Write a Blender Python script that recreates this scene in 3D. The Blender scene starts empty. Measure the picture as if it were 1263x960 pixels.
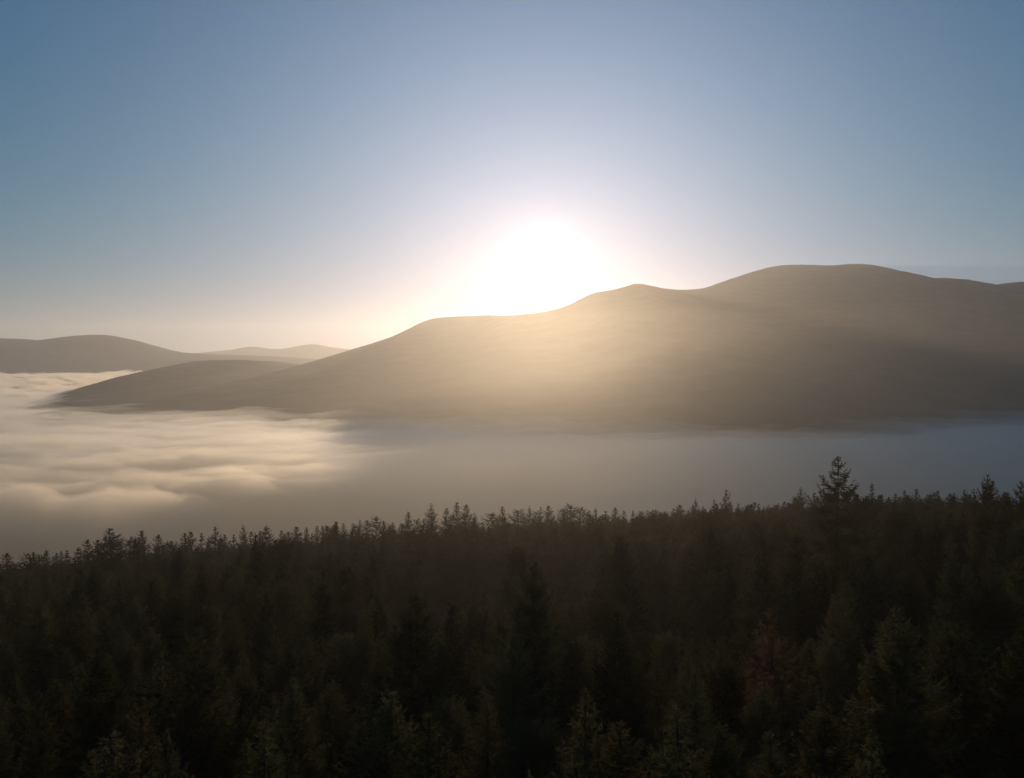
import bpy, math, random
import numpy as np
from mathutils import Vector

sc = bpy.context.scene
COL = sc.collection
random.seed(7)
rng = np.random.default_rng(7)
R = math.radians

# ------------------------------------------------------------------ camera, sky, sun, exposure
F = 981.0                         # focal length in pixels of the 1263 x 960 photograph
PITCH = math.atan(40 / F)         # the drone looks down a little
cam_d = bpy.data.cameras.new("camera")
cam_d.sensor_width = 36.0
cam_d.lens = F / 1263 * 36
cam_d.clip_start = 0.5
cam_d.clip_end = 90000
cam = bpy.data.objects.new("camera", cam_d)
COL.objects.link(cam)
cam.location = (0, 0, 0)
cam.rotation_euler = (math.pi / 2 - PITCH, 0, 0)
sc.camera = cam

SUN_EL, SUN_AZ = R(6.7), R(2.35)  # azimuth to the right of +Y
EXPOSURE = 0.0
SKY_STRENGTH = 0.10
SUN_STRENGTH = 2.7
HAZE = 0.00006
HAZE_G = 0.58
GLOW_MIST = 0.000105
GLOW_MIST_TOP = 50
LOW_GLOW_MIST = 0.00045
SKY_CURVE = ((2.4, 0.36, 0.9), (1.4, 1.04, 2.2), (1.15, 1.42, 2.0))   # power, gain, shoulder of red, green, blue
AUREOLE = ((1.9, (0.60, 0.55, 0.50)), (18.0, (0.37, 0.37, 0.50)))

world = bpy.data.worlds.new("World")
sc.world = world
world.use_nodes = True
wn = world.node_tree
bg = wn.nodes["Background"]
sky = wn.nodes.new("ShaderNodeTexSky")
sky.sky_type = 'NISHITA'
sky.sun_disc = False
sky.sun_elevation = SUN_EL
sky.sun_rotation = SUN_AZ
sky.altitude = 300
sky.air_density = 1.0
sky.dust_density = 0.2
sky.ozone_density = 2.0
bg.inputs[1].default_value = SKY_STRENGTH
# the photograph's contrasty, teal-leaning rendering of the sky: one curve per channel, the same in every direction
sep = wn.nodes.new("ShaderNodeSeparateColor"); com = wn.nodes.new("ShaderNodeCombineColor")
wn.links.new(sky.outputs[0], sep.inputs[0])
PIV = 6.0
for ch, (gm, gn, shoulder) in enumerate(SKY_CURVE):
    a = wn.nodes.new("ShaderNodeMath"); a.operation = 'MULTIPLY'; a.inputs[1].default_value = 1 / PIV
    b = wn.nodes.new("ShaderNodeMath"); b.operation = 'POWER'; b.inputs[1].default_value = gm
    c = wn.nodes.new("ShaderNodeMath"); c.operation = 'MULTIPLY'; c.inputs[1].default_value = PIV * gn
    wn.links.new(sep.outputs[ch], a.inputs[0]); wn.links.new(a.outputs[0], b.inputs[0])
    d = wn.nodes.new("ShaderNodeMath"); d.operation = 'MULTIPLY_ADD'; d.inputs[1].default_value = shoulder; d.inputs[2].default_value = 1.0
    e = wn.nodes.new("ShaderNodeMath"); e.operation = 'DIVIDE'
    wn.links.new(b.outputs[0], c.inputs[0]); wn.links.new(b.outputs[0], d.inputs[0])
    wn.links.new(c.outputs[0], e.inputs[0]); wn.links.new(d.outputs[0], e.inputs[1]); wn.links.new(e.outputs[0], com.inputs[ch])
# the bright aureole of air right around the sun, a function of the angle from the sun's direction
tcw = wn.nodes.new("ShaderNodeTexCoord")
dotn = wn.nodes.new("ShaderNodeVectorMath"); dotn.operation = 'DOT_PRODUCT'
dotn.inputs[1].default_value = (math.sin(SUN_AZ) * math.cos(SUN_EL), math.cos(SUN_AZ) * math.cos(SUN_EL), math.sin(SUN_EL))
wn.links.new(tcw.outputs["Generated"], dotn.inputs[0])
acos = wn.nodes.new("ShaderNodeMath"); acos.operation = 'ARCCOSINE'
wn.links.new(dotn.outputs["Value"], acos.inputs[0])
last = com.outputs[0]
for width, col in AUREOLE:
    m1 = wn.nodes.new("ShaderNodeMath"); m1.operation = 'DIVIDE'; m1.inputs[1].default_value = R(width)
    m2 = wn.nodes.new("ShaderNodeMath"); m2.operation = 'POWER'; m2.inputs[1].default_value = 1.5
    m3 = wn.nodes.new("ShaderNodeMath"); m3.operation = 'MULTIPLY'; m3.inputs[1].default_value = -1.0
    m4 = wn.nodes.new("ShaderNodeMath"); m4.operation = 'EXPONENT'
    m5 = wn.nodes.new("ShaderNodeVectorMath"); m5.operation = 'SCALE'; m5.inputs[0].default_value = [c / SKY_STRENGTH for c in col]
    m6 = wn.nodes.new("ShaderNodeVectorMath"); m6.operation = 'ADD'
    wn.links.new(acos.outputs[0], m1.inputs[0]); wn.links.new(m1.outputs[0], m2.inputs[0]); wn.links.new(m2.outputs[0], m3.inputs[0])
    wn.links.new(m3.outputs[0], m4.inputs[0]); wn.links.new(m4.outputs[0], m5.inputs["Scale"])
    wn.links.new(last, m6.inputs[0]); wn.links.new(m5.outputs[0], m6.inputs[1]); last = m6.outputs[0]
wn.links.new(last, bg.inputs[0])

sun_d = bpy.data.lights.new("sun", 'SUN')
sun_d.energy = SUN_STRENGTH
sun_d.angle = R(0.53)
sun_d.color = (1.0, 0.76, 0.52)
sun = bpy.data.objects.new("sun", sun_d)
COL.objects.link(sun)
sun_dir = Vector((math.sin(SUN_AZ) * math.cos(SUN_EL), math.cos(SUN_AZ) * math.cos(SUN_EL), math.sin(SUN_EL)))
sun.rotation_euler = sun_dir.to_track_quat('Z', 'Y').to_euler()
sun.location = sun_dir * 500

sc.view_settings.view_transform = 'Standard'
sc.view_settings.look = 'None'
sc.view_settings.exposure = EXPOSURE
sc.view_settings.gamma = 1.0
sc.cycles.max_bounces = 16
sc.cycles.transparent_max_bounces = 64
sc.cycles.diffuse_bounces = 2
sc.cycles.transmission_bounces = 4
sc.cycles.volume_bounces = 16
sc.cycles.use_denoising = True
sc.cycles.denoising_prefilter = 'ACCURATE'
sc.cycles.caustics_reflective = False
sc.cycles.caustics_refractive = False

# ------------------------------------------------------------------ small helpers
def at(px, py, Y):
    """World point at depth Y that the photograph shows at pixel px, py."""
    u, v = (px - 631.5) / F, (480 - py) / F
    dy = math.cos(PITCH) + v * math.sin(PITCH)
    dz = -math.sin(PITCH) + v * math.cos(PITCH)
    return Vector((u / dy * Y, Y, dz / dy * Y))

_perm = rng.permutation(512)
_grad = rng.normal(size=(512, 2)); _grad /= np.linalg.norm(_grad, axis=1)[:, None]
def noise2(x, y, seed=0):
    x = np.asarray(x, float) + seed * 17.31; y = np.asarray(y, float) + seed * 9.77
    xi, yi = np.floor(x).astype(int), np.floor(y).astype(int)
    xf, yf = x - xi, y - yi
    def g(ix, iy, dx, dy):
        k = _perm[(_perm[ix & 511] + iy) & 511]
        return _grad[k, 0] * dx + _grad[k, 1] * dy
    u = xf ** 3 * (xf * (xf * 6 - 15) + 10); v = yf ** 3 * (yf * (yf * 6 - 15) + 10)
    a = g(xi, yi, xf, yf); b = g(xi + 1, yi, xf - 1, yf)
    c = g(xi, yi + 1, xf, yf - 1); d = g(xi + 1, yi + 1, xf - 1, yf - 1)
    return (a + (b - a) * u) * (1 - v) + (c + (d - c) * u) * v * 1.0
def fbm(x, y, octs=4, seed=0):
    s, a, t = 0.0, 1.0, 0.0
    for o in range(octs):
        s = s + a * noise2(x * 2 ** o, y * 2 ** o, seed + o); t += a; a *= 0.5
    return s / t * 1.6
def billow(x, y, octs=4, seed=0):
    s, a, t = 0.0, 1.0, 0.0
    for o in range(octs):
        s = s + a * (1 - np.abs(noise2(x * 2 ** o, y * 2 ** o, seed + o)) * 2.2); t += a; a *= 0.64
    return s / t
def smooth(a, b, x):
    t = np.clip((np.asarray(x, float) - a) / (b - a), 0, 1)
    return t * t * (3 - 2 * t)

def new_mesh(name, V, Fc, mat, smooth_shade=False):
    me = bpy.data.meshes.new(name)
    V = np.asarray(V, np.float32); Fc = np.asarray(Fc, np.int32)
    n, k = Fc.shape
    me.vertices.add(len(V)); me.vertices.foreach_set("co", V.ravel())
    me.loops.add(n * k); me.loops.foreach_set("vertex_index", Fc.ravel())
    me.polygons.add(n); me.polygons.foreach_set("loop_start", np.arange(0, n * k, k, dtype=np.int32))
    me.update(calc_edges=True)
    if smooth_shade:
        me.polygons.foreach_set("use_smooth", np.ones(n, bool))
    if mat: me.materials.append(mat)
    return me
def link(name, me, parent=None, **props):
    o = bpy.data.objects.new(name, me); COL.objects.link(o)
    if parent: o.parent = parent
    for k, v in props.items(): o[k] = v
    return o
def grid_faces(nx, ny, off=0):
    j, i = np.meshgrid(np.arange(ny - 1), np.arange(nx - 1), indexing='ij')
    a = (j * nx + i).ravel() + off
    return np.stack([a, a + 1, a + nx + 1, a + nx], 1)
def graded(stops):
    """stops: [(value, step), ...] -> positions whose spacing blends between the steps."""
    out = [stops[0][0]]
    for (a, s0), (b, s1) in zip(stops, stops[1:]):
        while out[-1] < b - 1e-6:
            t = (out[-1] - a) / (b - a)
            out.append(min(b, out[-1] + s0 + (s1 - s0) * t))
    return np.array(out)

# ------------------------------------------------------------------ materials
def mat_new(name):
    m = bpy.data.materials.new(name); m.use_nodes = True
    return m, m.node_tree.nodes, m.node_tree.links
def volume_mat(name, color, density, g):
    m, n, l = mat_new(name)
    n.remove(n["Principled BSDF"])
    v = n.new("ShaderNodeVolumePrincipled")
    v.inputs["Color"].default_value = (*color, 1)
    v.inputs["Density"].default_value = density
    v.inputs["Anisotropy"].default_value = g
    l.new(v.outputs[0], n["Material Output"].inputs["Volume"])
    return m
def land_mat(name, c1, c2, scale, bump=0.5):
    m, n, l = mat_new(name)
    b = n["Principled BSDF"]; b.inputs["Roughness"].default_value = 0.95
    b.inputs["Specular IOR Level"].default_value = 0.1
    tc = n.new("ShaderNodeTexCoord")
    nz = n.new("ShaderNodeTexNoise"); nz.inputs["Scale"].default_value = scale; nz.inputs["Detail"].default_value = 8
    l.new(tc.outputs["Object"], nz.inputs["Vector"])
    cr = n.new("ShaderNodeValToRGB")
    cr.color_ramp.elements[0].position = 0.35; cr.color_ramp.elements[0].color = (*c1, 1)
    cr.color_ramp.elements[1].position = 0.65; cr.color_ramp.elements[1].color = (*c2, 1)
    l.new(nz.outputs["Fac"], cr.inputs[0]); l.new(cr.outputs[0], b.inputs["Base Color"])
    bp = n.new("ShaderNodeBump"); bp.inputs["Strength"].default_value = bump; bp.inputs["Distance"].default_value = 1.0 / scale * 0.15
    l.new(nz.outputs["Fac"], bp.inputs["Height"]); l.new(bp.outputs[0], b.inputs["Normal"])
    return m
M_ground = land_mat("forest floor and heath", (0.035, 0.028, 0.016), (0.06, 0.05, 0.028), 0.05)
M_mount = land_mat("heather moor", (0.055, 0.042, 0.030), (0.085, 0.066, 0.043), 0.012, 0.2)
M_far = land_mat("distant moor", (0.06, 0.05, 0.04), (0.10, 0.085, 0.06), 0.003)

def foliage_mat(name, dark, light, brown):
    m, n, l = mat_new(name)
    n.remove(n["Principled BSDF"])
    oi = n.new("ShaderNodeObjectInfo"); tc = n.new("ShaderNodeTexCoord")
    nz = n.new("ShaderNodeTexNoise"); nz.inputs["Scale"].default_value = 1.3; nz.inputs["Detail"].default_value = 4
    l.new(tc.outputs["Object"], nz.inputs["Vector"])
    m1 = n.new("ShaderNodeMix"); m1.data_type = 'RGBA'
    m1.inputs[6].default_value = (*dark, 1); m1.inputs[7].default_value = (*light, 1)
    l.new(nz.outputs["Fac"], m1.inputs[0])
    m2 = n.new("ShaderNodeMix"); m2.data_type = 'RGBA'; m2.inputs[7].default_value = (*brown, 1)
    mp = n.new("ShaderNodeMapRange"); mp.inputs[1].default_value = 0.35; mp.inputs[2].default_value = 1.0
    mp.inputs[4].default_value = 0.6
    l.new(oi.outputs["Random"], mp.inputs[0]); l.new(mp.outputs[0], m2.inputs[0])
    hs = n.new("ShaderNodeHueSaturation"); mr = n.new("ShaderNodeMapRange"); wr = n.new("ShaderNodeMath"); wr.operation = 'FRACT'; w7 = n.new("ShaderNodeMath"); w7.operation = 'MULTIPLY'; w7.inputs[1].default_value = 7.31
    l.new(oi.outputs["Random"], w7.inputs[0]); l.new(w7.outputs[0], wr.inputs[0]); l.new(wr.outputs[0], mr.inputs[0])
    mr.inputs[3].default_value = 0.45; mr.inputs[4].default_value = 1.5
    l.new(mr.outputs[0], hs.inputs["Value"]); l.new(m1.outputs[2], hs.inputs["Color"]); l.new(hs.outputs[0], m2.inputs[6])
    d = n.new("ShaderNodeBsdfDiffuse"); t = n.new("ShaderNodeBsdfTranslucent"); mx = n.new("ShaderNodeMixShader")
    mx.inputs[0].default_value = 0.45
    l.new(m2.outputs[2], d.inputs[0]); l.new(m2.outputs[2], t.inputs[0])
    l.new(d.outputs[0], mx.inputs[1]); l.new(t.outputs[0], mx.inputs[2])
    l.new(mx.outputs[0], n["Material Output"].inputs["Surface"])
    return m
M_needle = foliage_mat("spruce needles", (0.035, 0.040, 0.018), (0.10, 0.095, 0.04), (0.095, 0.072, 0.034))
M_silhouette = foliage_mat("silhouette-dark spruce needles", (0.020, 0.026, 0.014), (0.040, 0.045, 0.022), (0.045, 0.035, 0.02))  # needle colour darkened to paint the look of backlit silhouettes
M_rust = foliage_mat("rust-brown needles", (0.06, 0.038, 0.02), (0.14, 0.085, 0.045), (0.16, 0.10, 0.05))  # redder, somewhat lighter than the other needles
M_bark = land_mat("conifer bark", (0.05, 0.035, 0.022), (0.11, 0.08, 0.055), 4.0)

# ------------------------------------------------------------------ land
def canopy(x, y):
    """Mean height of the tree tops."""
    x = np.asarray(x, float); y = np.asarray(y, float)
    z = -8.0 - 0.172 * y
    z = z + np.where(x < 0, 0.098 * x, 0.0)
    z = z + 6 * smooth(15, 90, x)
    return z
TREE_H = 15.0
FLOOR = -200.0
def edge(x):
    """Depth at which the wood stops and the hillside falls away."""
    return 275 + 18 * np.sin(np.asarray(x, float) * 0.03)
def ground_z(x, y):
    x = np.asarray(x, float); y = np.asarray(y, float)
    yy = np.maximum(y, -60)
    z = canopy(np.clip(x, -400, 500), yy) - TREE_H
    z = z + 1.2 * fbm(x * 0.03, y * 0.03, 3, 3)
    z = z - 0.12 * np.maximum(yy - edge(x), 0)
    k = 12.0                                        # soft meeting with the valley floor
    fl = FLOOR + 4 * fbm(x * 0.002, y * 0.002, 3, 5)
    z = fl + np.logaddexp(0, (z - fl) / k) * k
    return z
xs = np.concatenate([-graded([(0, 4), (250, 8), (1200, 60), (12000, 900), (16000, 1500)])[:0:-1], graded([(0, 4), (250, 8), (1200, 60), (12000, 900), (16000, 1500)])])
ys = graded([(-300, 20), (-20, 5), (400, 8), (1200, 40), (6000, 400), (14800, 1500)])
X, Y = np.meshgrid(xs, ys)
Z = ground_z(X, Y)
link("ground", new_mesh("ground", np.stack([X.ravel(), Y.ravel(), Z.ravel()], 1), grid_faces(len(xs), len(ys)), M_ground, True), kind="structure")

def massif(name, prof, depth, base_front, back, mat, nx, ny, rough, seed, toe=1.6, shore=-112, cut=None):
    """A hill mass: a ridge line with depth that varies, a convex near slope and a far slope."""
    pxs = np.array([p[0] for p in prof], float)
    dep = np.array([depth(p[0]) for p in prof])
    pts = [at(p[0], p[1], d) for p, d in zip(prof, dep)]
    RX = np.array([p.x for p in pts]); RZ = np.array([p.z for p in pts])
    x = np.linspace(RX[0], RX[-1], nx)
    # smooth interpolation (monotone cubic, Fritsch-Carlson)
    def pchip(xk, yk, x):
        h = np.diff(xk); dlt = np.diff(yk) / h
        m = np.zeros_like(yk); m[0], m[-1] = dlt[0], dlt[-1]
        for i in range(1, len(yk) - 1):
            m[i] = 0 if dlt[i - 1] * dlt[i] <= 0 else 2 * dlt[i - 1] * dlt[i] / (dlt[i - 1] + dlt[i])
        i = np.clip(np.searchsorted(xk, x) - 1, 0, len(h) - 1); t = (x - xk[i]) / h[i]
        return ((1 + 2 * t) * (1 - t) ** 2 * yk[i] + t * (1 - t) ** 2 * h[i] * m[i] + t * t * (3 - 2 * t) * yk[i + 1] + t * t * (t - 1) * h[i] * m[i + 1])
    rz = pchip(RX, RZ, x); ry = pchip(RX, dep, x)
    bf = np.interp(x, [p[0] for p in base_front], [p[1] for p in base_front])
    t = np.concatenate([[-0.2, -0.1], np.linspace(0, 1, ny), 1 + np.linspace(0, 1, ny // 2)[1:]])
    T, XX = np.meshgrid(t, x, indexing='ij')
    RY, RZZ, BF = ry[None], rz[None], bf[None]
    YY = np.where(T < 0, BF + 1400 * T, np.where(T <= 1, BF + (RY - BF) * T, RY + back * (T - 1)))
    base = np.minimum(shore, RZZ - 45)
    tf = np.clip(T, 0, 1)
    s = np.where(T <= 1, 1 - (1 - tf) ** toe, 1 - 1.5 * smooth(0, 1, T - 1))
    ZZ = base + (RZZ - base) * s + np.minimum(T, 0) * 600
    env = np.sin(np.pi * np.clip(T, 0, 1)) ** 0.8 + np.where(T > 1, np.sin(np.pi * np.clip(T - 1, 0, 1)), 0)
    w = (RZZ - base)
    ZZ = ZZ + env * w * rough * fbm(XX / 420, YY / 800, 5, seed)
    ZZ = ZZ + w * 0.008 * fbm(XX / 60, YY / 60, 3, seed + 9) * (0.4 + env)
    if cut is not None: ZZ = cut(XX, YY, ZZ)
    return link(name, new_mesh(name, np.stack([XX.ravel(), YY.ravel(), ZZ.ravel()], 1), grid_faces(nx, len(t)), mat, True), kind="structure")

main_prof = [(-200, 470), (-60, 463), (60, 457), (140, 453), (200, 450), (250, 448.5), (280, 448.5), (310, 450), (345, 455), (385, 453),
             (410, 443), (440, 430), (470, 420), (495, 411), (515, 400), (535, 393), (555, 391), (575, 390), (600, 389), (625, 389.5), (650, 387.5), (675, 384), (700, 377),
             (718, 368), (735, 361), (755, 358), (770, 354), (785, 350), (800, 352), (820, 356), (840, 357.5), (865, 356), (885, 350), (905, 343), (930, 335), (950, 329.5), (970, 327),
             (1000, 326.8), (1025, 327.5), (1050, 325.5), (1070, 326), (1090, 330), (1105, 337), (1120, 342.5), (1140, 344), (1165, 343), (1190, 344.5), (1210, 349), (1225, 352),
             (1240, 349.5), (1263, 347.5), (1300, 345), (1360, 352), (1450, 372), (1560, 400), (1700, 470)]
def main_depth(px):
    return float(np.interp(px, [-200, 150, 280, 400, 520, 575, 600, 614, 690, 785, 850, 1000, 1100, 1200, 1400, 1700],
                               [3000, 3000, 3000, 3300, 3850, 3850, 3200, 2830, 2780, 2900, 3300, 4200, 4400, 4600, 4900, 5200]))
def left_foot(X, Y, Z):
    """the left flank of the lower shoulder runs down to the valley toward the camera"""
    xl = np.interp(Y, [1000, 1400, 1700, 2000, 2300, 2600, 2850, 3300, 4500], [-700, -815, -921, -1002, -1082, -1144, -1180, -1220, -1300])
    xl = xl + 25 * fbm(Y / 160, X / 400, 3, 55)
    d = np.logaddexp(0, (xl - 40 - X) / 50) * 50
    return np.maximum(Z + 14 * smooth(-600, -950, X) - 0.30 * d, FLOOR - 60)
massif("mountain", main_prof, main_depth,
       [(-1500, 1600), (-766, 1360), (-444, 1310), (0, 1200), (250, 1110), (420, 1080), (560, 1140), (763, 1330), (1700, 1500), (6000, 2500)], 2600, M_mount, 520, 150, 0.024, 21, 1.0, cut=left_foot)
far_prof = [(-220, 432), (-120, 424), (-40, 417), (0, 417.5), (25, 418), (50, 420), (75, 417), (100, 414), (125, 413), (150, 417), (175, 424), (200, 431), (220, 434.5), (260, 437), (320, 439), (420, 445)]
massif("far_hill", far_prof, lambda p: 6600 + p * 1.2, [(-9000, 5000), (0, 5400)], 2000, M_far, 200, 50, 0.03, 33, 1.5)
rng_prof = [(-300, 437), (150, 437), (230, 436), (260, 434), (290, 431), (312, 427.5), (335, 430.5), (352, 430), (372, 426), (388, 424.5), (405, 428), (440, 431), (520, 428), (640, 424), (800, 428), (1000, 426), (1300, 430), (1600, 432)]
massif("distant_hills", rng_prof, lambda p: 12000, [(-20000, 10500), (20000, 10500)], 2400, M_far, 260, 40, 0.03, 41, 1.5)

# ------------------------------------------------------------------ valley fog
M_fog = volume_mat("valley fog", (0.998, 0.940, 0.83), 0.032, 0.68)
FOGTOP = -110.0
def fog_top(x, y):
    d = np.hypot(x, y)
    right = smooth(-330, 60, x)
    top = FOGTOP + 10 * fbm(x / 700, y / 500, 2, 60)
    amp = 18 * (1 - 0.5 * right) * (1 - 0.45 * smooth(900, 1200, y) * smooth(2600, 2000, y) * smooth(-1250, -950, x)) * (1 + 1.4 * smooth(1300, 3200, d))
    wx = x + 60 * noise2(x / 260, y / 200, 90); wy = y + 50 * noise2(x / 230, y / 180, 95)
    far = smooth(1700, 2600, d)
    b = billow(wx / 210, wy / 85, 6, 71) * (1 - far) + billow(wx / 300, wy / 170, 6, 75) * far - 0.62
    b = np.clip(b, -1, 0.32)
    top = top + amp * b * 2
    # near edge: the bank thins out toward the wooded hillside
    fr = 500 + 260 * right + 60 * fbm(x / 170, y / 300, 3, 80)
    k = smooth(-40, 110 + 110 * right, y - fr)
    return (FLOOR - 6) + (top - FLOOR + 6) * k ** 0.6
fx = graded([(-12000, 500), (-3500, 90), (-1300, 12), (-900, 4.5), (0, 4.5), (600, 8), (1400, 16), (5000, 150), (12000, 500)])
fy = graded([(430, 4), (1300, 5), (2200, 14), (5000, 45), (14000, 700)])
X, Y = np.meshgrid(fx, fy)
Zt = fog_top(X, Y)
n_ = X.size
nx_, ny_ = len(fx), len(fy)
Vt = np.stack([X.ravel(), Y.ravel(), Zt.ravel()], 1)
Vb = Vt.copy(); Vb[:, 2] = FLOOR - 8
top_f = grid_faces(nx_, ny_)
bot_f = grid_faces(nx_, ny_, n_)[:, ::-1]
def wall(idx):
    a = np.array(idx[:-1]); b = np.array(idx[1:])
    return np.stack([a, b, b + n_, a + n_], 1)
row = np.arange(nx_); colm = np.arange(ny_) * nx_
sides = np.concatenate([wall(row)[:, ::-1], wall((ny_ - 1) * nx_ + row), wall(colm), wall(colm + nx_ - 1)[:, ::-1]])
link("fog", new_mesh("fog", np.concatenate([Vt, Vb]), np.concatenate([top_f, bot_f, sides]), M_fog, True), kind="stuff")

# a thin torn veil that lies on the bank and softens its edges
M_veil = volume_mat("thin fog veil", (0.998, 0.97, 0.92), 0.005, 0.68)
vx = graded([(-6000, 300), (-1300, 30), (-900, 14), (900, 14), (1600, 40), (6000, 300)])
vy = graded([(560, 12), (1700, 14), (3100, 60)])
X, Y = np.meshgrid(vx, vy)
vt = FOGTOP + 13 + 15 * (billow(X / 330, Y / 150, 4, 140) - 0.6) + 6 * fbm(X / 60, Y / 40, 3, 150)
vt = vt - 40 * smooth(820, 600, Y + 60 * fbm(X / 150, Y / 200, 3, 160)) - 60 * smooth(2300, 3000, Y)
n_ = X.size; nx_, ny_ = len(vx), len(vy)
Vt = np.stack([X.ravel(), Y.ravel(), vt.ravel()], 1); Vb = Vt.copy(); Vb[:, 2] = FLOOR - 10
row = np.arange(nx_); colm = np.arange(ny_) * nx_
sides = np.concatenate([wall(row)[:, ::-1], wall((ny_ - 1) * nx_ + row), wall(colm), wall(colm + nx_ - 1)[:, ::-1]])
link("fog_veil", new_mesh("fog_veil", np.concatenate([Vt, Vb]), np.concatenate([grid_faces(nx_, ny_), grid_faces(nx_, ny_, n_)[:, ::-1], sides]), M_veil, True), kind="stuff")

# ------------------------------------------------------------------ air
M_haze = volume_mat("hazy air", (0.98, 0.97, 0.96), HAZE, HAZE_G)
hx, hy0, hy1, hz0, hz1 = 17000, -350, 15000, FLOOR - 40, 575
hv = [(-hx, hy0, hz0), (hx, hy0, hz0), (hx, hy1, hz0), (-hx, hy1, hz0), (-hx, hy0, hz1), (hx, hy0, hz1), (hx, hy1, hz1), (-hx, hy1, hz1)]
hf = [(0, 3, 2, 1), (4, 5, 6, 7), (0, 1, 5, 4), (1, 2, 6, 5), (2, 3, 7, 6), (3, 0, 4, 7)]
link("haze", new_mesh("haze", hv, hf, M_haze), kind="stuff")

# thin layer added over valley, wood and camera for a lens-like veil of glow
M_glow_mist = volume_mat("thin mist", (0.97, 0.90, 0.78), GLOW_MIST, 0.84)
mx_ = graded([(-2200, 80), (-300, 40), (300, 40), (2200, 80)]); my_ = graded([(-250, 60), (1500, 60)])
X, Y = np.meshgrid(mx_, my_)
top_ = GLOW_MIST_TOP + 8 * fbm(X / 300, Y / 300, 3, 130) - (GLOW_MIST_TOP + 95) * smooth(850, 1500, Y)
n_ = X.size; nx_, ny_ = len(mx_), len(my_)
Vt = np.stack([X.ravel(), Y.ravel(), top_.ravel()], 1); Vb = Vt.copy(); Vb[:, 2] = FLOOR - 12
row = np.arange(nx_); colm = np.arange(ny_) * nx_
sides = np.concatenate([wall(row)[:, ::-1], wall((ny_ - 1) * nx_ + row), wall(colm), wall(colm + nx_ - 1)[:, ::-1]])
link("glow_mist", new_mesh("glow_mist", np.concatenate([Vt, Vb]), np.concatenate([grid_faces(nx_, ny_), grid_faces(nx_, ny_, n_)[:, ::-1], sides]), M_glow_mist, True), kind="stuff")

# a second, denser layer added just above the fog to brighten its shaded part
def layer(name, mat, gx, gy, top_fn, bottom):
    X, Y = np.meshgrid(gx, gy); t_ = top_fn(X, Y); n0 = X.size; nx0, ny0 = len(gx), len(gy)
    Vt = np.stack([X.ravel(), Y.ravel(), t_.ravel()], 1); Vb = Vt.copy(); Vb[:, 2] = bottom
    def w(idx):
        a = np.array(idx[:-1]); b = np.array(idx[1:]); return np.stack([a, b, b + n0, a + n0], 1)
    r_ = np.arange(nx0); c_ = np.arange(ny0) * nx0
    f = np.concatenate([grid_faces(nx0, ny0), grid_faces(nx0, ny0, n0)[:, ::-1], w(r_)[:, ::-1], w((ny0 - 1) * nx0 + r_), w(c_), w(c_ + nx0 - 1)[:, ::-1]])
    return link(name, new_mesh(name, np.concatenate([Vt, Vb]), f, mat, True), kind="stuff")
M_low_glow = volume_mat("low mist", (0.97, 0.87, 0.69), LOW_GLOW_MIST, 0.55)
layer("low_glow_mist", M_low_glow, graded([(-1800, 60), (-400, 25), (400, 25), (1800, 60)]), graded([(200, 20), (1300, 25)]),
      lambda X, Y: -50 + 12 * fbm(X / 260, Y / 260, 4, 170) - 0.06 * np.maximum(0, -X - 60) - 22 * smooth(330, 200, Y) - 70 * smooth(480, 900, Y), FLOOR - 14)

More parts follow.
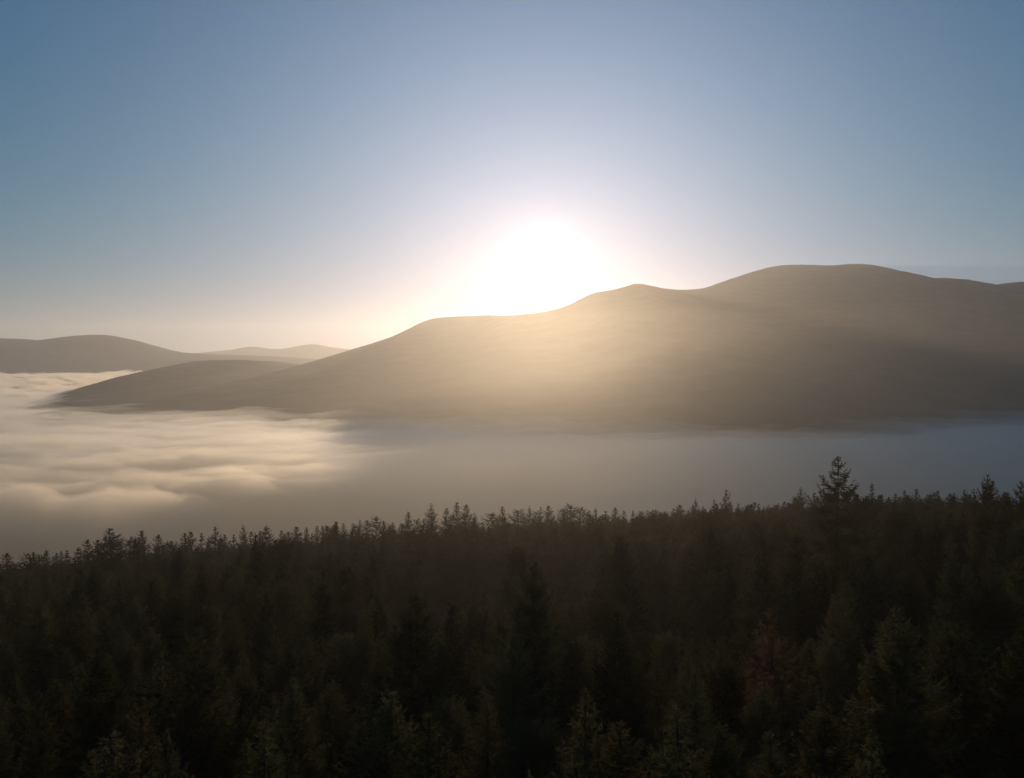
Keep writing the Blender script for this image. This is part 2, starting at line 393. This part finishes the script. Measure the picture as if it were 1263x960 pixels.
# ------------------------------------------------------------------ conifers
def crown_mesh(name, seed, shape, hi):
    """Whorls of branches, each a flat drooping spray of needled twigs; the tree stands 15 m tall, base at the origin."""
    g = np.random.default_rng(seed)
    Rm, depth, sparse, rnd = shape["R"], shape["depth"], shape.get("sparse", 0), shape.get("round", 0)
    V = []; T = []
    dz = (0.30 if hi else 0.5) * (1 + 0.9 * sparse)
    tw_sp = 0.075 if hi else 0.19
    tw_w = 0.032 if hi else 0.075
    up = np.array([0, 0, 1.0])
    def tri_strip(p, q, w, side):
        """a needled shoot: a thin lens between p and q"""
        n = len(V); m = p * 0.55 + q * 0.45
        V.extend([p, m + side * w, q, m - side * w]); T.extend([(n, n + 1, n + 2), (n, n + 2, n + 3)])
    H = TREE_H
    # the leader
    for k in range(3):
        a = g.uniform(0, 6.28)
        tri_strip(np.array([0, 0, H - 0.9]), np.array([0, 0, H]), 0.05, np.array([math.cos(a), math.sin(a), 0]))
    s = 0.18
    dist = g.uniform(0.75, 1.25, 40)                 # whole sectors that grew more or less
    lump = [(g.uniform(0, 6.28), g.uniform(0.5, depth), g.uniform(0.6, 1.5)) for _ in range(10)]
    while s < depth:
        if rnd:
            r0 = Rm * math.sqrt(max(0.0, 1 - (1 - min(1, s / (0.42 * depth))) ** 2)) if s < 0.42 * depth else Rm
        else:
            r0 = Rm * min(1.0, s / shape.get("full", 6.5)) ** shape.get("pw", 0.85)
        nb = int(round((4.4 + g.uniform(0, 2.2)) * (1 + 0.25 * (r0 > 1)) * (1 - 0.25 * sparse)))
        a0 = g.uniform(0, 6.28)
        for b in range(nb):
            ang = a0 + b * 6.283 / nb + g.normal(0, 0.25)
            L = r0 * g.uniform(0.62, 1.12) * dist[int(ang * 6) % 40] ** 0.5 + 0.10
            for (la, ls, lk) in lump:
                if abs(((ang - la + 3.14) % 6.28) - 3.14) < 0.5 and abs(s - ls) < 0.5: L *= lk
            if sparse and g.random() < 0.25 * sparse: L *= 0.5
            zz = H - s + g.normal(0, 0.08)
            t0 = min(1, s / depth)
            pit = (shape.get('pit', 0.55) - 1.0 * t0 if not rnd else 0.35 - 0.6 * t0) + g.normal(0, 0.10)
            tipup = shape.get("tip", 0.25)
            L = min(L, (0.5 if rnd else 0.12) + 0.9 * s / max(0.2, math.sin(max(pit, 0.0)) + tipup))
            d0 = np.array([math.cos(ang), math.sin(ang), 0]); sd = np.array([-math.sin(ang), math.cos(ang), 0])
            K = 6 if hi else 4
            pts = []
            for k in range(K + 1):
                u = k / K
                pts.append(d0 * (L * u * math.cos(pit * 0.7)) + up * (L * (math.sin(pit) * u - 0.22 * u * (1 - u) * 2 + tipup * u * u * u)) + sd * (0.10 * L * u * u * g.normal(0, 0.6)) + np.array([0, 0, zz]))
            pts = np.array(pts)
            for k in range(K):
                w = 0.022 + 0.02 * (1 - k / K)
                n = len(V); a, c = pts[k], pts[k + 1]
                V.extend([a + sd * w, a - sd * w, c - sd * w, c + sd * w]); T.extend([(n, n + 1, n + 2), (n, n + 2, n + 3)])
            nt = max(3, int(L / tw_sp))
            for j in range(nt):
                u = 0.12 + 0.88 * (j + g.uniform(0, 1)) / nt
                f = u * K; i = min(K - 1, int(f)); p = pts[i] + (pts[i + 1] - pts[i]) * (f - i)
                ax = pts[min(K, i + 1)] - pts[i]; ax = ax / (np.linalg.norm(ax) + 1e-6)
                for sg in (-1, 1):
                    l = (0.16 + 0.42 * L ** 0.8 * (1 - u) ** 0.8 * min(1, u * 4)) * g.uniform(0.6, 1.3)
                    dr = ax * g.uniform(0.5, 1.0) + sd * sg * g.uniform(0.5, 1.0) + up * g.uniform(-0.55, 0.15)
                    dr /= np.linalg.norm(dr)
                    q = p + dr * l - up * 0.10 * l
                    roll = g.uniform(-1, 1); sv = np.cross(dr, up); sv /= np.linalg.norm(sv) + 1e-6
                    sv = sv * math.cos(roll) + up * math.sin(roll)
                    tri_strip(p, q, tw_w * g.uniform(0.7, 1.3), sv)
                    if hi and l > 0.3:               # second-order shoots
                        for h in (0.35, 0.62):
                            pp = p + (q - p) * h
                            dd = dr * 0.7 + np.cross(dr, up) * g.choice([-0.8, 0.8]) + up * g.uniform(-0.4, 0.2)
                            dd /= np.linalg.norm(dd)
                            tri_strip(pp, pp + dd * l * 0.45, tw_w * 0.8, sv)
                if g.random() < 0.5:                 # hanging twigs
                    l = g.uniform(0.1, 0.28) * (1 if hi else 1.5)
                    tri_strip(p, p + ax * 0.3 * l - up * l, tw_w, sd)
        s += dz * g.uniform(0.7, 1.2)
    return new_mesh(name, np.array(V), np.array(T), M_needle)

def trunk_mesh(name, seed):
    g = np.random.default_rng(seed)
    V = []; Q = []; n = 8
    zs = np.linspace(-1.0, TREE_H - 0.5, 12)
    bx, by = g.normal(0, 0.06, 2)
    for z in zs:
        r = 0.17 * (1 - max(0, z) / TREE_H) ** 0.85 + 0.012 + (0.09 if z < 0.2 else 0)
        for k in range(n):
            a = k / n * 6.2832
            V.append((r * math.cos(a) * g.uniform(0.9, 1.1) + bx * math.sin(z / 5) , r * math.sin(a) * g.uniform(0.9, 1.1) + by * math.sin(z / 4), z))
    for i in range(len(zs) - 1):
        for k in range(n):
            Q.append((i * n + k, i * n + (k + 1) % n, (i + 1) * n + (k + 1) % n, (i + 1) * n + k))
    return new_mesh(name, V, Q, M_bark, True)

SHAPES = {
    "spruce": dict(R=2.3, depth=9.5, full=6.5, pw=0.95),
    "slim":   dict(R=1.5, depth=9.0, full=5.5, sparse=0.2, pw=0.95),
    "broad":  dict(R=3.0, depth=9.5, full=6.5, pw=0.9),
    "open":   dict(R=3.0, depth=11.5, full=7.0, sparse=0.6, tip=0.35, pw=0.95, pit=0.35),
    "giant":  dict(R=3.0, depth=12.5, full=4.2, sparse=0.55, tip=0.35, pw=1.0, pit=0.25),
    "pine":   dict(R=1.75, depth=6.5, round=1, tip=0.3, sparse=0.1),
}
KINDS = list(SHAPES)
crowns = {}
for ki, (kn, sh) in enumerate(SHAPES.items()):
    for v in range(2):
        crowns[kn, v, 1] = crown_mesh("crown", 100 + ki * 10 + v, sh, True)
        crowns[kn, v, 0] = crown_mesh("crown", 200 + ki * 10 + v, sh, False)
trunks = [trunk_mesh("trunk", 5), trunk_mesh("trunk", 6)]
n_tris = sum(len(m.polygons) for m in crowns.values())
print("crown triangles", {k: len(m.polygons) for k, m in crowns.items()})

placed = []            # (x, y, radius) of the trees that are objects
protos = {}
GROUP_SKY, GROUP_WOOD = "conifers along the top edge of the wood", "conifers in the dark wood below the camera"
def plant(kind, x, y, ztip, label, group, hi, v=None, widen=1.0):
    gz = float(ground_z(x, y)) - 0.1
    h = ztip - gz
    v = random.randrange(2) if v is None else v
    t = bpy.data.objects.new("pine_tree" if kind == "pine" else "spruce_tree", None)
    t.empty_display_size = 0.5
    COL.objects.link(t)
    t.location = (x, y, gz)
    sz = h / TREE_H
    if group == GROUP_SKY and y > 120: widen = widen * 1.55
    sx = widen * (0.5 + 0.5 * sz) * random.uniform(0.9, 1.1)
    t.scale = (sx, sx, sz)
    t.rotation_euler = (random.gauss(0, 0.012), random.gauss(0, 0.012), random.uniform(0, 6.28))
    t["label"] = label; t["category"] = "tree"; t["group"] = group
    link("trunk", trunks[v], t)
    c = link("crown", crowns[kind, v, hi], t)
    protos.setdefault((kind, v, hi), c)
    placed.append((x, y, 1.5 if y < 100 else 1.2))
    return t

# tree tops one can pick out against the valley: px, py, kind, depth, extra width, landmark phrase or None
S, N_, B, O, P, G_ = "spruce", "slim", "broad", "open", "pine", "giant"
sky_trees = [
    (8, 683, B, 215, 1.0, "broad pointed spruce standing at the far left end of the treeline|the far left spruce"),
    (24, 694, P, 250, 1, 0), (36, 694, P, 255, 1, 0), (49, 685, N_, 250, .8, 0), (56, 679, N_, 235, 1, 0), (67, 686, S, 250, 1, 0), (76, 681, S, 240, 1, 0), (82, 679, N_, 240, 1.1, 0),
    (96, 676, B, 240, 1, 0), (109, 684, S, 250, .8, 0),
    (117, 667, S, 200, 1.15, "sharp solid cone-shaped spruce just left of the tall column-shaped one|the sharp cone-shaped spruce"),
    (130, 676, O, 240, .8, 0),
    (138, 651, N_, 185, 1.5, "tall knobbly column-shaped spruce, the tallest on the left part of the treeline|the tall column-shaped spruce"),
    (147, 669, S, 220, .9, 0), (160, 664, P, 225, 1, 0), (169, 665, P, 240, .8, 0),
    (176, 655, S, 205, 1.1, "pointed dark spruce with stepped sides beside two round tops on the left|the pointed stepped spruce"),
    (195, 660, B, 225, 1, 0), (205, 670, P, 230, 1.1, 0), (215, 672, P, 240, 1, 0), (227, 658, S, 240, 1, 0),
    (235, 656, B, 225, .9, 0), (247, 658, N_, 240, .9, 0), (257, 665, S, 250, .8, 0),
    (267, 650, O, 205, 1.0, "ragged broad spruce with a crooked tip above the end of the golden fog|the crooked-tipped spruce"),
    (277, 660, S, 240, 1, 0), (288, 660, N_, 245, 1, 0), (301, 648, O, 225, .75, "narrow spire with outstretched side branches on the left half|the narrow branching spire"),
    (310, 656, N_, 250, 1, 0), (321, 655, S, 230, 1, 0), (329, 650, B, 225, 1.1, 0), (347, 655, S, 240, 1, 0), (355, 657, P, 260, .7, 0), (366, 650, B, 240, 1, "bushy dark spruce below the right end of the golden fog|the bushy spruce below the fog"),
    (378, 651, S, 255, .9, 0), (391, 649, S, 260, .9, 0), (397, 649, N_, 258, 1, 0), (404, 650, P, 255, .9, 0), (414, 647, B, 250, .8, 0), (425, 646, S, 262, .9, 0), (437, 648, P, 265, .9, 0),
    (444, 642, N_, 265, .9, 0), (453, 643, P, 262, .7, 0), (463, 638, P, 250, .9, "round-headed pine with stacked clumps left of the middle of the treeline|the clumpy round-headed pine"),
    (474, 648, S, 262, .8, 0), (484, 645, S, 262, .9, 0), (503, 632, S, 245, 1.1, "blunt spruce with a knotted head standing over lower tops left of centre|the blunt knot-headed spruce"),
    (516, 641, P, 262, .8, 0), (523, 640, N_, 262, 1, 0),
    (532, 621, O, 225, .8, "thin bare-tipped spire with wide-set branches left of the sun|the thin bare-tipped spire"),
    (551, 628, S, 240, 1.1, 0), (563, 620, S, 235, 1.15, "tallest solid spire of three close together beneath the low ridge|the tallest of three solid spires"),
    (574, 623, B, 240, .9, 0), (587, 633, O, 262, .6, 0), (607, 634, P, 262, 1.2, 0), (620, 625, S, 255, 1, 0), (638, 630, P, 262, 1.2, 0), (653, 625, O, 262, .6, 0),
    (662, 632, P, 266, .9, 0), (668, 626, N_, 262, .8, 0), (677, 624, B, 258, 1, 0), (693, 628, P, 262, .9, 0), (703, 624, P, 258, 1.1, "wide dark rounded pine directly below the sun|the pine below the sun"),
    (716, 627, P, 262, 1.1, 0), (726, 632, P, 268, .8, 0), (735, 628, S, 262, 1, 0), (747, 637, P, 268, .9, 0), (760, 627, S, 258, 1.2, "solid spruce cone below the peak right of the sun|the solid cone"), (770, 630, N_, 255, 1.1, 0), (781, 630, N_, 262, .9, 0), (792, 632, P, 262, .9, 0),
    (808, 630, P, 262, .9, "flat-topped pine standing alone right of the sun|the flat-topped pine"),
    (819, 632, P, 264, 1.1, 0), (838, 623, B, 255, 1, 0), (849, 629, N_, 258, 1, 0), (857, 622, O, 255, .6, 0), (867, 625, S, 262, .9, 0),
    (880, 616, O, 235, .7, "hazy pale spire with short upturned branches right of centre|the hazy pale spire"),
    (889, 632, S, 262, .9, 0), (900, 620, S, 240, 1, 0), (914, 636, P, 262, 1, 0), (930, 620, B, 225, .9, 0), (946, 626, S, 255, .9, 0), (953, 622, O, 255, .5, 0),
    (967, 619, N_, 240, 1.2, 0), (974, 624, B, 245, .8, 0), (980, 615, N_, 225, .8, 0),
    (987, 601, O, 190, .75, "tall thin hazy spruce just left of the largest open tree|the tall thin hazy spruce"),
    (1005, 628, P, 225, 1, 0), (1018, 628, P, 225, .9, 0),
    (1035, 564, G_, 84, 1.2, "large open-branched spruce standing high above the wood against the blue fog|the large open-branched spruce"),
    (1072, 616, P, 150, 1.1, 0), (1086, 626, S, 215, .8, 0), (1104, 610, S, 190, 1.1, 0), (1117, 614, P, 185, .9, 0), (1127, 626, P, 220, .8, 0), (1144, 611, B, 180, 1, 0), (1155, 628, N_, 210, 1, 0),
    (1171, 609, S, 165, 1.2, "solid pointed spruce midway between the two largest open trees|the solid pointed spruce"), (1185, 620, P, 190, 1, 0), (1200, 622, P, 180, 1, 0),
    (1217, 584, G_, 105, .8, "second largest spruce, broad and dark, near the right edge of the treeline|the second largest spruce"),
    (1240, 607, B, 140, 1, 0), (1262, 594, G_, 100, .8, "dark tree top cut off by the right edge of the view|the cut-off tree"),
]
LOOK = {S: "pointed spruce", N_: "slim spruce", B: "bushy spruce", O: "loose-branched spruce", P: "round-topped pine"}
ORD = ["first", "second", "third", "fourth", "fifth", "sixth", "seventh", "eighth", "ninth", "tenth", "eleventh", "twelfth", "thirteenth", "fourteenth", "fifteenth", "sixteenth", "seventeenth", "eighteenth", "nineteenth", "twentieth"]
mark, cnt = "", 0
for px, py, kd, dep, wd, lab in sky_trees:
    if lab:
        label, mark = lab.split("|"); cnt = 0
    else:
        label = "%s on the skyline, %s right of %s" % (LOOK[kd], ORD[cnt], mark); cnt += 1
    p = at(px, py, dep)
    plant(kd, p.x, p.y, p.z, label, GROUP_SKY, 1 if dep < 190 or kd in (O, G_) else 0, widen=wd)

# dark tops that stand out inside the wood: px, py, kind, depth, label
heroes = [
    (655, 697, B, 44, "big black-silhouetted spruce with broad shoulders in the middle of the wood"),
    (500, 735, B, 40, "big black-silhouetted spruce left of the one in the middle of the wood"),
    (397, 702, N_, 72, "slim dark spruce above the wide black tree on the left half"),
    (765, 755, S, 44, "narrow black-silhouetted spruce just right of the big middle one"),
    (560, 745, S, 46, "small black-silhouetted spruce between the two biggest black ones"),
    (875, 705, S, 88, "dark spruce tip below the hazy pale spire"),
    (813, 700, N_, 110, "thin dark spruce in the glow beneath the flat-topped pine"),
    (690, 664, N_, 150, "thin dark spruce top close under the treeline below the sun"),
    (582, 664, N_, 150, "thin dark spruce top under the group of three solid spires"),
    (517, 661, N_, 140, "thin dark spruce top under the blunt knot-headed spruce"),
    (540, 880, B, 24, "nearest young spruce with pale shoots at the bottom edge, left of centre"),
    (715, 850, S, 27, "nearest slender spruce at the bottom edge beside the big middle one"),
    (957, 752, O, 46, "open spruce with bare rust-brown hanging shoots on the right half"),
    (1112, 752, B, 36, "large rounded spruce with greyish shoots toward the right edge"),
    (1015, 868, B, 24, "nearest bushy spruce at the bottom right under the rust-brown one"),
    (1130, 688, S, 80, "dark spruce below the second largest tree's left side"),
    (250, 772, B, 42, "dim broad spruce low in the left quarter of the wood"),
    (120, 800, B, 36, "dim broad spruce near the lower left corner"),
]
for px, py, kd, dep, label in heroes:
    p = at(px, py, dep)
    t = plant(kd, p.x, p.y, p.z, label, GROUP_WOOD, 1)
    if "black" in label and "above" not in label:
        for c in t.children:
            if c.name.startswith("crown"):
                c.data = c.data.copy(); c.data.materials[0] = M_silhouette  # silhouette darkness goes into the crown colour
    if "rust" in label and "under" not in label:
        for c in t.children:
            if c.name.startswith("crown"):
                c.data = c.data.copy(); c.data.materials[0] = M_rust; c["label"] = "crown of bare rust-brown shoots"

# the rest of the wood
cand = []
sp = 3.9
for j in range(int(340 / sp)):
    for i in range(-90, 91):
        x = (i + 0.5 * (j % 2)) * sp + random.uniform(-1.25, 1.25)
        y = 6 + j * sp * 0.9 + random.uniform(-1.2, 1.2)
        if abs(x) > 0.72 * y + 14 or y > float(edge(x)) + 4: continue
        clump = float(noise2(x / 14, y / 14, 400)) * 1.6
        zt = float(canopy(x, y)) + (random.gauss(-0.9, 1.9) + 1.4 * clump if y < 215 else random.gauss(-3.0, 0.8) + 0.6 * clump) + (1.0 if y > 200 and x < -30 else 0) - (0.8 if y > 200 and x > -10 else 0)
        k = random.random()
        pinef = 0.10 + 0.2 * (abs(x - 20) < 60 and y > 170)
        kd = P if k < pinef else (N_ if k < pinef + 0.2 else (B if k < pinef + 0.4 else (O if k > 0.93 else S)))
        cand.append((x, y, zt, kd))
def pixel(x, y, z):
    f = y * math.cos(PITCH) - z * math.sin(PITCH); u = z * math.cos(PITCH) + y * math.sin(PITCH)
    return 631.5 + F * x / f, 480 - F * u / f
PL = np.array(placed)
def free(x, y):
    return not np.any((PL[:, 0] - x) ** 2 + (PL[:, 1] - y) ** 2 < PL[:, 2] ** 2)
cand = [c for c in cand if free(c[0], c[1])]
cand.sort(key=lambda c: c[1])
LIMIT = 298 - len(placed)
near_words = {S: "pointed spruce", N_: "slim spruce", B: "bushy spruce", O: "loose-branched spruce", P: "round-topped pine"}
rest = []
near_list = []
made = 0
for x, y, zt, kd in cand:
    # trees just in front of the chosen tops must not bury them
    px, py = pixel(x, y, zt)
    for hpx, hpy, _, hd, _ in heroes:
        if y < hd and abs(px - hpx) < 45 and py < hpy + 85: zt -= (hpy + 85 - py) * y / F
        elif hd < 60 and y < hd * 1.5 and abs(px - hpx) < 60 and py < hpy + 35: zt -= (hpy + 35 - py) * y / F
    px, py = pixel(x, y, zt)
    if made < LIMIT and -25 < px < 1288 and py < 985:
        third = "left" if px < 421 else ("middle" if px < 842 else "right")
        row = "along the bottom edge" if py > 860 else ("low in the wood" if py > 780 else "halfway up the wood")
        t = plant(kd, x, y, zt, "", GROUP_WOOD, 1)
        near_list.append((third, row, near_words[kd], px, t))
        made += 1
    else:
        rest.append((x, y, zt, kd))
near_list.sort(key=lambda q: q[:4])
seen = {}
for third, row, word, px, t in near_list:
    k = seen[third, row, word] = seen.get((third, row, word), -1) + 1
    t["label"] = "%s %s %s, %s from the left in the %s third" % ("dark", word, row, ORD[k], third)
print("trees as objects", len(placed), "trees in the mass", len(rest))

# the remaining trees: one mass, instances of the same crowns and trunks
keys = sorted({k for k in protos if k[2] == 0} | {k for k in protos if k[2] == 1})
hi_keys = {kn: [k for k in keys if k[0] == kn and k[2] == 1] for kn in KINDS}
lo_keys = {kn: [k for k in keys if k[0] == kn and k[2] == 0] for kn in KINDS}
n = len(rest)
pos = np.zeros((n, 3), np.float32); scl = np.zeros((n, 3), np.float32); rot = np.zeros((n, 3), np.float32); var = np.zeros(n, np.int32)
for i, (x, y, zt, kd) in enumerate(rest):
    gz = float(ground_z(x, y)) - 0.1
    sz = (zt - gz) / TREE_H; sx = (0.5 + 0.5 * sz) * random.uniform(0.9, 1.25) * (1.15 if y > 110 else 1)
    pos[i] = (x, y, gz); scl[i] = (sx, sx, sz); rot[i] = (random.gauss(0, 0.015), random.gauss(0, 0.015), random.uniform(0, 6.28))
    ks = (hi_keys[kd] if y < 130 else lo_keys[kd]) or hi_keys[kd] or lo_keys[kd] or keys
    var[i] = keys.index(random.choice(ks))
pm = bpy.data.meshes.new("forest")
pm.vertices.add(n); pm.vertices.foreach_set("co", pos.ravel())
for nm, tp, arr in (("tree_scale", 'FLOAT_VECTOR', scl), ("tree_turn", 'FLOAT_VECTOR', rot)):
    a = pm.attributes.new(nm, tp, 'POINT'); a.data.foreach_set("vector", arr.ravel())
a = pm.attributes.new("tree_kind", 'INT', 'POINT'); a.data.foreach_set("value", var)
forest = link("forest", pm, kind="stuff")
ng = bpy.data.node_groups.new("forest", 'GeometryNodeTree')
ng.interface.new_socket("Geometry", in_out='INPUT', socket_type='NodeSocketGeometry')
ng.interface.new_socket("Geometry", in_out='OUTPUT', socket_type='NodeSocketGeometry')
gi, go = ng.nodes.new("NodeGroupInput"), ng.nodes.new("NodeGroupOutput")
join = ng.nodes.new("GeometryNodeJoinGeometry")
def attr(nm, tp):
    a = ng.nodes.new("GeometryNodeInputNamedAttribute"); a.data_type = tp; a.inputs[0].default_value = nm; return a
a_k, a_s, a_r = attr("tree_kind", 'INT'), attr("tree_scale", 'FLOAT_VECTOR'), attr("tree_turn", 'FLOAT_VECTOR')
for i, k in enumerate(keys):
    crown_o = protos[k]
    trunk_o = [c for c in crown_o.parent.children if c.name.startswith("trunk")][0]
    jj = ng.nodes.new("GeometryNodeJoinGeometry")
    for o in (crown_o, trunk_o):
        oi = ng.nodes.new("GeometryNodeObjectInfo"); oi.transform_space = 'ORIGINAL'
        oi.inputs["Object"].default_value = o
        ng.links.new(oi.outputs["Geometry"], jj.inputs[0])
    cmp_ = ng.nodes.new("FunctionNodeCompare"); cmp_.data_type = 'INT'; cmp_.operation = 'EQUAL'
    cmp_.inputs[3].default_value = i
    ng.links.new(a_k.outputs[0], cmp_.inputs[2])
    ip = ng.nodes.new("GeometryNodeInstanceOnPoints")
    ng.links.new(gi.outputs[0], ip.inputs["Points"]); ng.links.new(cmp_.outputs[0], ip.inputs["Selection"])
    ng.links.new(jj.outputs[0], ip.inputs["Instance"])
    e2r = ng.nodes.new("FunctionNodeEulerToRotation"); ng.links.new(a_r.outputs[0], e2r.inputs[0])
    ng.links.new(e2r.outputs[0], ip.inputs["Rotation"])
    ng.links.new(a_s.outputs[0], ip.inputs["Scale"])
    ng.links.new(ip.outputs[0], join.inputs[0])
ng.links.new(join.outputs[0], go.inputs[0])
md = forest.modifiers.new("forest", 'NODES'); md.node_group = ng
